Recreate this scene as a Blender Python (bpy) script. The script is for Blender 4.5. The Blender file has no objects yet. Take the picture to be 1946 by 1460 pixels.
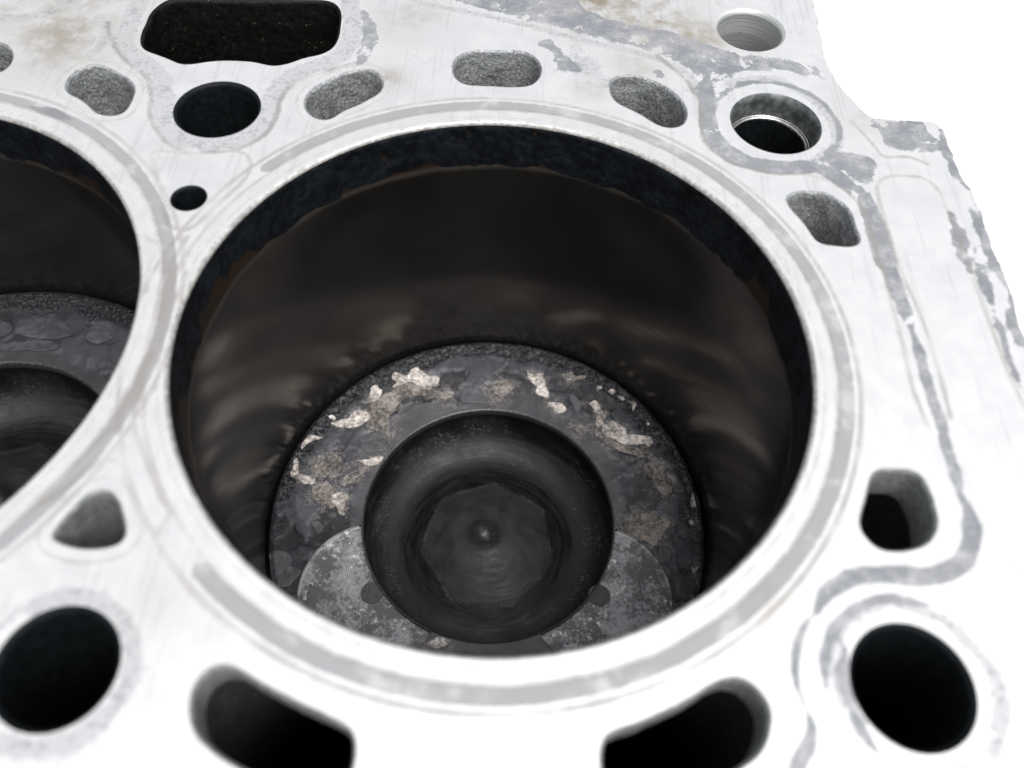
import bpy, math, random
import numpy as np
from mathutils import Matrix, Vector
from mathutils.geometry import delaunay_2d_cdt

# ------------------------------------------------------------------ camera, world, sun, exposure
SC = bpy.context.scene
CAM = {'f': 0.809898,'C': [1.388,-65.394,88.79],'R': [[0.998357,0.041882,0.039097],[-0.056412,0.837847,0.542982],[-0.010016,-0.544296,0.838834]],'Z0': -59.43}

MM = 0.001
cam_data = bpy.data.cameras.new('camera')
cam = bpy.data.objects.new('camera', cam_data)
SC.collection.objects.link(cam)
SC.camera = cam
cam_data.sensor_width = 36.0
cam_data.lens = 36.0 * CAM['f']
cam_data.clip_start = 0.002
cam_data.clip_end = 400.0
_r, _u, _b = CAM['R']
cam.matrix_world = Matrix(((_r[0], _u[0], _b[0], CAM['C'][0]*MM), (_r[1], _u[1], _b[1], CAM['C'][1]*MM),
                           (_r[2], _u[2], _b[2], CAM['C'][2]*MM), (0, 0, 0, 1)))
cam_data.dof.use_dof = True
cam_data.dof.focus_distance = 0.151
cam_data.dof.aperture_fstop = cam_data.lens / 1.9     # a phone lens: 1.9 mm entrance pupil
SUN_EL, SUN_AZ = math.radians(62), math.radians(115)    # azimuth measured from +X towards +Y of the light's travel side
world = bpy.data.worlds.new('World'); SC.world = world; world.use_nodes = True
wn = world.node_tree.nodes; wl = world.node_tree.links
bg = wn['Background']; bg.inputs['Strength'].default_value = 0.13
sky = wn.new('ShaderNodeTexSky'); sky.sky_type = 'NISHITA'; sky.sun_disc = False
sky.sun_elevation = SUN_EL; sky.sun_rotation = math.radians(150); sky.air_density = 1.0; sky.dust_density = 4.0; sky.ozone_density = 1.0
hs = wn.new('ShaderNodeHueSaturation'); hs.inputs['Saturation'].default_value = 0.13     # cloud cover takes the blue out
wl.new(sky.outputs['Color'], hs.inputs['Color']); wl.new(hs.outputs['Color'], bg.inputs['Color'])
sun_data = bpy.data.lights.new('sun', 'SUN'); sun_data.energy = 1.3; sun_data.angle = math.radians(40); sun_data.color = (1.0, 0.99, 0.97)
sun = bpy.data.objects.new('sun', sun_data); SC.collection.objects.link(sun)
_az = math.radians(90 - 150)                          # nishita rotation is clockwise from +Y
_sd = Vector((math.cos(SUN_EL)*math.cos(_az), math.cos(SUN_EL)*math.sin(_az), math.sin(SUN_EL)))
sun.rotation_euler = _sd.to_track_quat('Z', 'Y').to_euler()
SC.view_settings.view_transform = 'Standard'; SC.view_settings.look = 'None'
SC.view_settings.exposure = 0.82; SC.view_settings.gamma = 1.0; SC.view_settings.use_curve_mapping = False
SC.render.engine = 'CYCLES'
SC.render.film_transparent = False

# ------------------------------------------------------------------ traced outlines, in millimetres on the deck (z = 0) or the crown plane
HOLES = {'A': [(-63.39,64.0),(-63.02,66.26),(-61.42,68.98),(-58.2,69.48),(-48.31,70.28),(-38.36,71.2),(-34.33,71.39),(-32.45,70.26),(-31.4,67.82),(-31.05,64.53),(-30.87,61.29),(-31.42,58.59),(-32.91,56.89),(-35.57,55.6),(-37.81,53.95),(-39.87,53.15),(-41.5,53.4),(-43.81,53.88),(-47.91,53.79),(-50.93,53.2),(-53.24,52.37),(-55.08,52.19),(-57.25,53.24),(-59.4,54.2),(-61.56,55.12),(-62.77,56.82),(-63.31,59.67),(-63.27,61.82)],'B': [(-71.52,44.29),(-71.69,46.91),(-70.66,48.96),(-69.16,50.09),(-66.83,49.57),(-64.59,48.31),(-62.67,47.03),(-61.37,45.72),(-60.79,44.34),(-60.6,42.02),(-60.82,39.71),(-61.67,38.59),(-63.38,38.34),(-65.03,38.87),(-66.74,40.54),(-68.7,41.97),(-70.54,42.97)],'C': [(-85.95,54.27),(-84.36,53.4),(-82.97,51.51),(-82.53,49.3),(-82.9,47.79),(-83.73,46.74),(-85.59,46.8),(-88.21,48.02),(-90.05,50.32),(-90.11,52.84),(-88.06,54.84)],'F': [(-32.89,43.22),(-33.0,45.56),(-32.27,47.48),(-30.68,49.31),(-28.8,51.19),(-26.47,52.52),(-24.18,53.16),(-22.66,52.33),(-21.69,50.91),(-21.43,49.16),(-21.86,47.52),(-23.2,45.94),(-24.77,44.35),(-26.96,42.61),(-28.65,40.55),(-30.49,40.51),(-31.81,41.4)],'G': [(-9.97,54.24),(-10.0,56.53),(-9.32,58.14),(-7.95,59.42),(-6.2,60.01),(-3.6,60.16),(-1.0,60.41),(1.29,60.48),(2.95,59.59),(4.13,57.89),(4.57,55.88),(4.23,53.84),(3.32,52.26),(1.92,51.49),(-0.59,51.16),(-3.11,51.17),(-5.62,51.03),(-7.84,51.21),(-9.19,52.32)],'H': [(16.51,53.5),(17.18,54.81),(19.13,55.75),(21.06,55.68),(23.59,54.66),(26.05,52.9),(27.8,50.62),(28.58,48.3),(28.57,45.94),(27.83,44.26),(26.4,43.44),(24.87,43.53),(23.37,44.32),(21.6,46.02),(19.48,47.47),(17.65,48.73),(16.69,50.57)],'K': [(42.87,28.57),(43.52,29.43),(44.93,30.15),(46.99,30.32),(49.0,30.08),(50.52,28.79),(51.7,27.29),(52.07,25.36),(52.14,23.43),(52.42,21.55),(51.97,20.21),(50.61,19.62),(48.67,19.69),(47.02,19.82),(46.02,20.49),(45.43,22.14),(44.62,24.18),(43.26,26.61)],'L': [(47.9,-17.3),(50.0,-17.25),(51.64,-17.2),(52.44,-17.79),(52.93,-18.65),(53.02,-19.78),(53.23,-20.35),(53.22,-21.84),(53.21,-23.3),(52.81,-24.52),(51.97,-25.75),(50.88,-26.63),(49.19,-27.26),(47.38,-27.53),(45.87,-27.38),(44.92,-26.63),(44.25,-25.49),(44.14,-24.31),(44.6,-23.08),(45.39,-21.32),(46.45,-18.8),(46.98,-17.87)],'M': [(-47.79,-31.21),(-47.31,-29.82),(-46.59,-28.16),(-45.77,-26.69),(-44.93,-25.93),(-43.9,-25.74),(-42.94,-26.04),(-41.98,-27.06),(-41.15,-28.42),(-40.36,-29.98),(-40.13,-31.11),(-40.56,-31.8),(-41.7,-32.2),(-43.29,-32.45),(-44.99,-32.39),(-46.57,-32.04),(-47.44,-31.64)],'O': [(-28.16,-48.1),(-28.19,-46.81),(-27.58,-45.38),(-26.59,-44.66),(-25.45,-44.51),(-24.19,-44.92),(-22.46,-45.77),(-20.55,-46.61),(-18.67,-47.35),(-16.61,-48.16),(-14.59,-48.87),(-12.97,-49.51),(-11.92,-50.17),(-11.44,-51.2),(-11.32,-52.4),(-11.39,-53.77),(-12.1,-55.13),(-13.77,-56.03),(-15.96,-55.97),(-18.86,-55.04),(-21.66,-53.91),(-23.48,-53.15),(-25.18,-52.21),(-26.76,-51.07),(-27.66,-49.7)],'P': [(18.77,-47.21),(20.77,-46.29),(22.8,-45.16),(24.89,-43.83),(26.34,-43.18),(27.55,-43.02),(28.71,-43.35),(29.61,-44.16),(30.27,-45.16),(30.55,-46.08),(30.26,-47.56),(29.69,-49.02),(28.68,-50.31),(26.84,-51.53),(24.37,-53.14),(21.18,-54.22),(16.53,-54.9),(14.24,-54.31),(13.29,-52.72),(13.28,-50.56),(13.83,-49.31),(15.18,-48.65),(17.07,-48.0)]}
CIRC = {'D': [-46.59,41.2,6.28],'E': [-46.11,21.39,2.31],'I': [42.02,70.92,5.76],'J': [43.36,45.93,7.05],'N': [-42.75,-45.43,5.85],'Q': [46.18,-42.76,6.11]}
POLY = {'top': [(-17.81,77.1),(-7.88,72.9),(1.74,69.75),(11.15,66.98),(20.37,63.96),(26.67,61.32),(30.94,57.41),(32.91,54.1),(36.3,56.79),(40.1,58.57),(45.71,59.82),(50.15,58.95),(53.19,58.1),(51.85,61.12),(46.13,62.91),(40.65,63.41),(36.13,64.46),(33.49,66.15),(28.97,68.14),(23.41,69.75),(16.85,71.6),(12.12,74.48),(7.27,79.75)],'lug': [(59.76,47.81),(62.05,48.25),(67.83,48.77),(68.4,45.79),(70.47,42.79),(70.45,41.45),(66.03,40.84),(61.55,41.34),(60.6,44.19)],'mid': [(50.37,38.4),(53.67,40.0),(57.43,39.0),(58.16,37.33),(56.64,33.39),(54.75,32.82),(52.81,35.17),(50.84,35.85)],'spot': [(3.85,62.59),(5.79,64.39),(7.14,62.91),(9.47,59.44),(11.1,58.56),(11.41,56.03),(8.84,56.04),(7.21,57.41),(6.52,60.72)],'spotb': [(23.74,57.71),(25.65,57.13),(25.9,55.88),(24.28,55.73)]}
STROKE = [([(32.35,57.0),(32.48,51.05),(32.14,45.34),(32.82,40.85),(35.17,37.09),(39.77,35.55),(43.93,35.48),(47.85,35.81),(51.16,34.19),(53.62,31.48),(54.93,28.35),(55.31,23.68),(55.38,18.44),(55.6,14.15)],1.15),([(55.6,19.53),(55.92,13.09),(56.31,8.68),(56.58,5.08)],0.95),([(56.58,5.08),(56.76,1.29),(56.68,-2.39),(56.73,-5.93),(57.02,-9.33),(56.88,-12.91),(57.1,-15.82),(56.96,-19.17),(56.85,-21.42)],0.62),([(57.18,-20.11),(57.41,-22.32),(57.18,-24.5),(56.56,-26.42),(55.3,-28.33),(53.18,-29.81),(49.73,-30.67),(46.51,-30.63),(43.24,-30.82),(40.95,-31.61),(38.54,-33.27),(37.13,-35.48)],0.8),([(50.05,-33.93),(46.98,-33.45),(44.41,-33.59),(41.64,-34.81),(39.48,-36.4),(37.84,-38.74),(37.03,-41.18),(36.81,-43.7)],0.5),([(39.01,-37.87),(39.59,-39.25),(38.83,-41.86),(38.95,-43.97),(39.5,-46.37),(40.46,-48.5),(41.38,-49.7)],0.45),([(37.19,-35.05),(35.4,-37.24),(34.18,-39.94),(33.75,-42.9),(34.38,-45.33)],0.3),([(34.38,-45.33),(34.73,-47.52),(33.74,-49.54),(32.53,-51.34),(31.52,-53.09)],0.6),([(67.58,27.39),(67.56,21.61),(67.58,15.76)],1.0),([(69.26,20.58),(69.1,14.78),(69.13,9.95)],0.7),([(69.13,9.95),(68.98,4.67),(68.84,-0.35),(69.19,-4.81)],0.35),([(71.06,29.66),(71.32,23.04),(71.77,17.51)],0.6),([(70.98,20.72),(71.73,16.4),(72.04,13.59)],0.6),([(-27.36,69.36),(-25.22,63.47),(-25.22,58.68),(-26.24,54.46)],0.9),([(-75.48,39.06),(-72.19,38.13),(-68.46,36.68)],0.75)]
MOTT = [([(-66.68,72.19),(-66.72,66.44),(-66.43,62.05),(-66.16,56.74),(-63.59,53.39),(-60.31,50.69),(-57.27,47.54),(-55.33,42.04),(-53.7,37.65),(-51.12,34.57),(-47.27,33.19),(-43.33,33.75),(-40.01,35.99),(-38.57,39.0),(-38.59,43.58),(-37.9,47.91),(-36.0,51.02),(-32.09,53.9),(-29.35,56.71),(-28.31,60.48),(-28.93,66.95),(-31.28,75.94)],1.9),([(-27.53,77.74),(-17.4,73.04),(-7.74,70.84),(1.79,68.2),(11.14,65.0),(20.31,62.47),(26.58,59.86),(30.4,56.23),(31.78,51.27)],0.9),([(46.46,-33.91),(49.85,-34.79),(52.52,-36.73),(54.02,-38.9),(55.29,-41.02),(55.45,-43.33),(54.54,-46.55),(52.89,-48.97)],0.8),([(-45.65,-52.85),(-42.82,-53.06),(-39.68,-52.56),(-37.34,-51.23),(-36.04,-49.4),(-35.19,-47.17),(-35.07,-44.91),(-35.93,-42.64),(-37.73,-40.55),(-40.06,-38.85),(-42.79,-37.86),(-45.07,-38.3),(-47.09,-39.44)],1.2),([(-89.89,61.3),(-85.32,61.22),(-81.18,63.29),(-77.68,67.57)],1.4),([(-70.54,61.63),(-69.41,55.9),(-70.31,52.74)],1.0),([(37.05,55.42),(43.7,57.06),(48.52,54.5),(51.72,50.4),(53.07,45.35),(52.28,40.76),(49.07,37.85)],1.2)]
LINES = [[(-44.41,13.91),(-45.06,10.31),(-45.3,8.22),(-44.57,2.62),(-44.02,-5.73),(-43.83,-11.5),(-43.46,-15.6),(-42.38,-18.18),(-39.56,-22.59),(-37.27,-26.1),(-35.92,-27.91),(-36.27,-31.33),(-33.29,-34.68),(-30.06,-37.68),(-26.45,-40.15)],[(-50.15,13.46),(-47.75,11.51),(-46.46,9.17),(-45.57,3.52),(-44.9,-4.29),(-44.46,-9.28),(-44.87,-14.34),(-45.44,-17.06),(-47.23,-20.04),(-49.29,-23.93),(-51.6,-27.91)],[(-43.44,11.14),(-44.28,8.3),(-44.08,3.63),(-43.8,-2.08),(-43.53,-7.47)],[(-53.79,29.45),(-50.57,22.86),(-48.25,17.31),(-47.24,15.54),(-45.52,15.13),(-44.08,15.8),(-41.68,20.49),(-38.79,26.23),(-39.01,29.89),(-41.43,31.78),(-48.4,30.75),(-53.57,30.73),(-53.79,29.45)],[(-51.9,-28.86),(-48.65,-25.83),(-46.37,-22.76),(-44.93,-21.67),(-43.55,-21.84),(-42.17,-23.49),(-40.48,-26.3),(-39.51,-28.12)],[(-70.22,61.66),(-67.41,55.58),(-63.04,50.43),(-59.81,47.79),(-57.89,43.67),(-56.54,38.29),(-53.12,33.32),(-49.69,31.27),(-46.15,30.95),(-41.53,32.19),(-38.15,35.5),(-36.98,40.05),(-37.06,45.12),(-35.03,49.15),(-30.29,52.56),(-26.53,54.94)],[(57.2,31.78),(58.03,33.71),(59.89,34.84),(62.64,35.15),(65.23,34.74),(66.8,32.57),(67.09,28.94),(67.56,22.74),(67.9,15.43),(67.6,13.26),(67.84,7.19),(68.06,-0.4),(68.58,-6.87)],[(57.14,32.19),(57.02,26.54),(57.23,19.32),(57.41,14.99),(58.2,8.82),(58.62,2.67),(58.65,-4.63),(58.5,-9.23)],[(24.51,61.95),(27.56,58.07),(29.87,54.25),(31.05,49.0),(30.98,44.31),(30.98,40.69),(33.1,37.35),(37.29,34.7),(41.92,33.83),(46.68,34.02),(50.04,32.84),(52.8,30.19),(54.18,26.7),(54.57,21.35),(54.38,16.19)],[(54.72,16.54),(54.72,9.91),(54.75,1.46),(54.61,-4.9),(55.22,-10.83)],[(55.94,47.47),(57.77,43.94),(59.02,40.9),(59.89,39.22),(63.6,39.54),(66.6,38.05)]]
STAIN = [(-76.1,57.9,11,0.8),(-80.8,53.2,9,0.5),(-87.0,62.1,8,0.5),(13.9,75.9,9,1.2),(24.8,72.4,8,1.0),(32.3,68.1,6,0.9),(-19.2,68.5,7,0.5),(-20.7,51.0,3,0.9),(20.9,59.0,5,0.5),(13.6,52.2,3,0.7),(-34.5,-37.9,4,0.35),(31.7,-37.4,4,0.4),(58.5,49.6,5,0.5),(-78.8,70.9,14,0.7),(20.0,81.4,12,1.0)]
FLAKES = [('pale',[(-22.05,31.02),(-21.55,31.93),(-20.45,30.84),(-19.06,31.37),(-18.45,32.43),(-17.33,33.39),(-16.28,32.58),(-14.96,31.5),(-13.52,31.74),(-12.47,30.8),(-12.84,29.62),(-13.99,28.97),(-14.62,28.07),(-16.14,28.83),(-17.42,29.6),(-19.11,29.63),(-20.7,28.81),(-21.5,28.47),(-21.28,29.63)]),('pale',[(-26.42,27.57),(-25.44,28.34),(-24.72,27.4),(-24.09,27.15),(-24.27,25.73),(-25.42,24.53),(-26.3,24.06),(-26.27,25.6)]),('pale',[(-33.96,20.25),(-33.33,20.7),(-32.53,20.08),(-33.05,19.64)]),('pale',[(-33.22,18.55),(-31.95,19.3),(-30.2,20.09),(-29.05,21.8),(-27.42,21.91),(-26.15,21.17),(-26.19,19.81),(-27.66,18.64),(-29.42,17.99),(-30.8,17.9),(-32.24,18.21)]),('pale',[(-38.06,14.39),(-37.13,15.63),(-35.92,15.31),(-34.65,15.26),(-36.22,14.37),(-37.22,13.53),(-37.96,12.57),(-38.3,13.2)]),('pale',[(-39.22,9.54),(-38.56,9.84),(-38.1,8.35),(-37.99,7.1),(-38.63,6.32),(-39.33,6.52),(-39.06,8.04)]),('pale',[(-38.32,5.84),(-37.37,6.77),(-36.02,6.73),(-34.79,6.06),(-34.84,5.06),(-35.92,4.88),(-37.3,5.16)]),('tan',[(-35.57,9.26),(-34.4,10.35),(-32.04,11.14),(-30.63,10.84),(-29.84,9.37),(-29.72,7.86),(-30.45,6.82),(-32.22,6.71),(-34.17,6.34),(-35.23,7.27),(-35.17,8.28)]),('tan',[(-26.48,23.63),(-24.75,24.86),(-22.6,26.69),(-21.25,27.34),(-19.41,28.04),(-19.81,25.19),(-21.19,22.87),(-22.13,20.89),(-21.63,18.76),(-21.14,16.65),(-21.99,16.07),(-23.37,17.84),(-25.28,18.25),(-25.88,20.92)]),('tan',[(-21.11,28.21),(-18.84,29.36),(-17.15,29.33),(-14.86,28.06),(-12.21,27.95),(-9.8,27.82),(-9.26,27.01),(-11.1,26.18),(-14.04,26.98),(-16.86,26.5),(-18.78,26.66)]),('pale',[(-26.26,10.35),(-24.72,10.7),(-23.02,11.58),(-21.89,11.65),(-22.41,10.34),(-23.65,9.5),(-25.03,9.67)]),('tan',[(-27.5,8.0),(-25.22,9.4),(-24.89,8.66),(-26.46,7.06),(-27.98,5.24),(-29.3,5.16),(-29.05,6.41)]),('tan',[(-34.46,4.11),(-32.42,5.21),(-30.95,4.32),(-29.84,2.93),(-29.58,1.25),(-30.73,0.23),(-33.57,1.49)]),('grey',[(-26.76,15.5),(-25.53,16.64),(-23.27,17.05),(-21.47,15.58),(-21.47,13.74),(-22.96,12.87),(-25.0,12.74),(-26.31,13.96)]),('grey',[(-7.27,26.02),(-7.18,28.0),(-6.08,29.5),(-3.83,28.22),(-2.26,26.07),(-3.65,25.41),(-5.57,25.57)]),('pale',[(6.45,33.69),(7.8,33.34),(9.5,33.75),(10.03,31.74),(10.06,30.59),(10.81,29.49),(10.59,28.19),(9.63,28.27),(8.4,29.04),(8.61,30.49),(7.36,31.56)]),('pale',[(14.03,33.62),(15.13,34.13),(16.11,34.79),(16.6,33.79),(18.56,33.78),(18.07,33.01),(16.12,32.59),(14.9,32.5)]),('pale',[(21.47,31.06),(22.32,31.26),(22.19,30.53),(21.58,30.55)]),('pale',[(23.88,30.07),(24.5,30.69),(24.97,30.15),(24.35,29.53)]),('pale',[(25.9,28.92),(26.63,29.11),(27.21,28.3),(26.49,28.25)]),('pale',[(27.69,28.05),(29.25,28.01),(29.35,27.31),(28.82,26.01),(28.38,27.25)]),('pale',[(31.44,23.14),(32.25,22.78),(31.76,22.34)]),('pale',[(11.1,26.39),(12.78,26.5),(13.98,26.02),(14.58,25.22),(13.28,24.02),(12.33,24.52),(11.6,25.3)]),('grey',[(15.41,27.52),(16.12,28.7),(17.09,27.63),(17.8,25.99),(17.56,24.03),(19.22,23.31),(18.74,22.18),(17.79,21.85),(16.38,21.76),(15.66,23.08),(16.61,24.8),(16.13,26.16)]),('tan',[(16.38,21.48),(17.79,21.71),(18.85,21.37),(18.97,20.84),(18.02,19.97),(16.85,19.89)]),('pale',[(19.72,26.68),(20.93,27.32),(21.76,26.53),(22.1,25.16),(22.8,24.65),(22.78,23.54),(21.82,22.93),(22.52,21.88),(21.1,21.79),(21.13,23.98),(20.67,25.62)]),('pale',[(22.74,21.35),(23.94,22.25),(24.9,22.58),(25.82,21.82),(27.0,21.63),(27.21,20.83),(26.72,20.25),(28.11,19.81),(29.99,19.66),(31.63,19.63),(32.05,18.72),(31.53,17.62),(30.61,17.96),(28.98,17.86),(27.57,17.64),(25.94,17.93),(24.8,18.79),(23.18,19.49)]),('tan',[(21.33,21.26),(22.47,19.44),(24.55,18.11),(27.08,17.08),(29.4,16.7),(31.42,15.25),(30.93,14.7),(28.19,15.57),(24.74,16.4),(22.45,18.11),(21.07,19.62)]),('tan',[(-1.99,29.49),(-0.35,30.46),(1.54,31.46),(3.53,30.15),(2.16,28.34),(-0.4,26.75),(-1.38,27.25)]),('tan',[(30.84,12.63),(32.73,13.78),(34.74,12.62),(34.44,11.32),(35.73,10.14),(35.85,8.39),(34.61,6.58),(33.32,7.74),(32.31,9.92),(31.01,11.36)]),('pale',[(39.4,5.89),(39.98,7.52),(40.72,6.95),(41.1,5.99),(40.57,4.98),(39.63,4.44)]),('pale',[(-30.9,1.81),(-29.79,3.08),(-28.0,2.95),(-27.64,1.28),(-27.82,-1.11),(-28.47,-1.15),(-29.59,0.45)]),('pale',[(-9.28,-24.95),(-8.46,-24.11),(-6.72,-23.22),(-5.7,-23.36),(-5.79,-24.76),(-7.13,-25.43),(-8.74,-25.32)]),('grey',[(-33.49,-3.55),(-32.52,-2.91),(-31.43,-3.66),(-31.54,-4.93),(-32.58,-5.11)]),('grey',[(-39.7,-10.26),(-37.29,-9.68),(-36.14,-10.72),(-35.76,-12.24),(-34.19,-12.8),(-35.4,-15.24),(-37.53,-16.0),(-38.6,-14.78)]),('tan',[(25.62,-0.54),(26.99,0.96),(29.48,2.3),(32.13,2.21),(34.3,1.39),(34.69,0.46),(33.5,-1.02),(32.99,-2.44),(31.6,-3.91),(30.54,-3.28),(28.63,-2.23),(27.34,-1.73)]),('grey',[(33.09,-4.51),(34.8,-4.87),(34.7,-6.46),(33.78,-7.41),(32.98,-6.33)]),('pale',[(38.73,1.41),(39.5,1.34),(39.35,0.74),(38.8,0.82)]),('pale',[(38.67,-8.03),(39.55,-7.75),(39.7,-8.64),(39.0,-9.34)])]

R = 42.0
Z0 = CAM['Z0']
BORE2 = (-89.7, -4.33)
Z2 = -44.6
BOWL_R = 24.06
REL = [(-20.5, -15.9, 13.38), (21.2, -14.1, 13.4)]
OUTER = [(40,112),(53.5,112),(54.4,111),(54.6,100),(55.0,81.4),(54.6,68),(54.6,61.1),(55.8,56.2),(57.6,52.2),(59.6,48.9),(62.5,48.1),(66.5,48.3),(70.2,48.6),(71.1,45),(71.0,41),(71.6,34),(72.3,26.3),(72.2,14),(72,4.6),(72,-40),(72,-74),(71,-76),(60,-76),(-128,-76),(-137,-76),(-138,-74),(-138,-60),(-138,100),(-138,111),(-137,112),(-125,112)]

# ------------------------------------------------------------------ numeric helpers
def hsh(i, j, k, s):
    h = (i*374761393 + j*668265263 + k*2147483647 + s*974634777) & 0xFFFFFFFF
    h = ((h ^ (h >> 13))*1274126177) & 0xFFFFFFFF
    h = ((h ^ (h >> 16))*2246822519) & 0xFFFFFFFF
    return ((h ^ (h >> 15)) & 0xFFFFFF)/float(0xFFFFFF)
def vnoise(p, s=0):
    i = np.floor(p).astype(np.int64); f = p - i; f = f*f*(3-2*f); r = 0
    for a in (0, 1):
        for b in (0, 1):
            for c in (0, 1):
                w = (f[:,0] if a else 1-f[:,0])*(f[:,1] if b else 1-f[:,1])*(f[:,2] if c else 1-f[:,2])
                r = r + w*hsh(i[:,0]+a, i[:,1]+b, i[:,2]+c, s)
    return r
def fbm(p, scale, octv=4, s=0):
    p = np.asarray(p, float)
    if p.shape[1] == 2: p = np.c_[p, np.zeros(len(p))]
    t = 0; a = 0.5; n = 0; q = p/scale + 137.3
    for o in range(octv):
        t = t + a*vnoise(q, s+o*17); n += a; a *= 0.5; q = q*2.03 + 11.7
    return t/n
def worley(p, size, s=0):
    q = p/size; i = np.floor(q).astype(np.int64)
    f1 = np.full(len(p), 9.); f2 = np.full(len(p), 9.); idv = np.zeros(len(p))
    for a in (-1, 0, 1):
        for b in (-1, 0, 1):
            ci, cj = i[:,0]+a, i[:,1]+b
            px = ci + 0.1 + 0.8*hsh(ci, cj, ci*0, s); py = cj + 0.1 + 0.8*hsh(ci, cj, ci*0, s+5)
            d = np.hypot(q[:,0]-px, q[:,1]-py); v = hsh(ci, cj, ci*0, s+9)
            near = d < f1
            f2 = np.where(near, f1, np.minimum(f2, d)); idv = np.where(near, v, idv); f1 = np.where(near, d, f1)
    return f1*size, f2*size, idv
def sstep(a, b, x):
    t = np.clip((x-a)/(b-a), 0, 1); return t*t*(3-2*t)
def spline(pts, step, closed=True):
    p = np.array(pts, float); n = len(p); out = []
    rng = range(n) if closed else range(n-1)
    for i in rng:
        if closed: a, b, c, d = p[i-1], p[i], p[(i+1) % n], p[(i+2) % n]
        else: a, b, c, d = p[max(i-1, 0)], p[i], p[i+1], p[min(i+2, n-1)]
        m = max(2, int(np.linalg.norm(c-b)/step)+1)
        for t in np.arange(m)/m:
            out.append(0.5*((2*b)+(c-a)*t+(2*a-5*b+4*c-d)*t*t+(3*b-a-3*c+d)*t**3))
    if not closed: out.append(p[-1])
    return np.array(out)
def smooth_closed(p, it=2):
    for _ in range(it): p = 0.5*p + 0.25*(np.roll(p, 1, 0)+np.roll(p, -1, 0))
    return p
def ccw(p):
    a = np.sum(p[:,0]*np.roll(p[:,1], -1)-np.roll(p[:,0], -1)*p[:,1])
    return p if a > 0 else p[::-1].copy()
def offset(p, d):                                   # p counter-clockwise; positive d grows it
    t = np.roll(p, -1, 0)-np.roll(p, 1, 0); t /= np.linalg.norm(t, axis=1)[:,None]+1e-12
    return p + d*np.c_[t[:,1], -t[:,0]]
def circle(cx, cy, r, n=96):
    t = np.arange(n)*2*np.pi/n
    return np.c_[cx+r*np.cos(t), cy+r*np.sin(t)]
def seg_dist(P, A, B, hw=0.0):
    out = np.full(len(P), 1e9)
    for n_, (a, b) in enumerate(zip(A, B)):
        lo = np.minimum(a, b)-14; hi = np.maximum(a, b)+14
        m = np.where((P[:,0] > lo[0]) & (P[:,0] < hi[0]) & (P[:,1] > lo[1]) & (P[:,1] < hi[1]))[0]
        if len(m) == 0: continue
        q = P[m]-a; e = b-a; t = np.clip(q@e/max(e@e, 1e-9), 0, 1)
        d = np.linalg.norm(q-t[:,None]*e, axis=1)
        out[m] = np.minimum(out[m], d-(hw if np.isscalar(hw) else hw[n_]))
    return np.minimum(out, 14.0)
def stroke_dist(P, pts, hw, seed):
    L = spline(pts, 0.8, False); s = np.r_[0, np.cumsum(np.linalg.norm(np.diff(L, axis=0), axis=1))]
    e = np.minimum(s, s[-1]-s)[:-1]; w = (hw*1.2+0.1)*np.clip(0.25+e/5.0, 0, 1)*(0.75+0.55*fbm(L[:-1], 5, 2, seed))
    return seg_dist(P, L[:-1], L[1:], w)
def line_dist(P, pts, hw=0.0, closed=False):
    pts = np.asarray(pts, float)
    if closed: return seg_dist(P, pts, np.roll(pts, -1, 0), hw)
    return seg_dist(P, pts[:-1], pts[1:], hw)
def inside(P, poly):
    r = np.zeros(len(P), bool); x, y = P[:,0], P[:,1]; n = len(poly)
    lo, hi = poly.min(0), poly.max(0)
    m = np.where((x >= lo[0]) & (x <= hi[0]) & (y >= lo[1]) & (y <= hi[1]))[0]
    if len(m) == 0: return r
    xx, yy = x[m], y[m]; rr = np.zeros(len(m), bool)
    for i in range(n):
        a, b = poly[i], poly[(i+1) % n]
        if a[1] == b[1]: continue
        c = ((a[1] > yy) != (b[1] > yy)) & (xx < (b[0]-a[0])*(yy-a[1])/(b[1]-a[1])+a[0])
        rr ^= c
    r[m] = rr; return r
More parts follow.
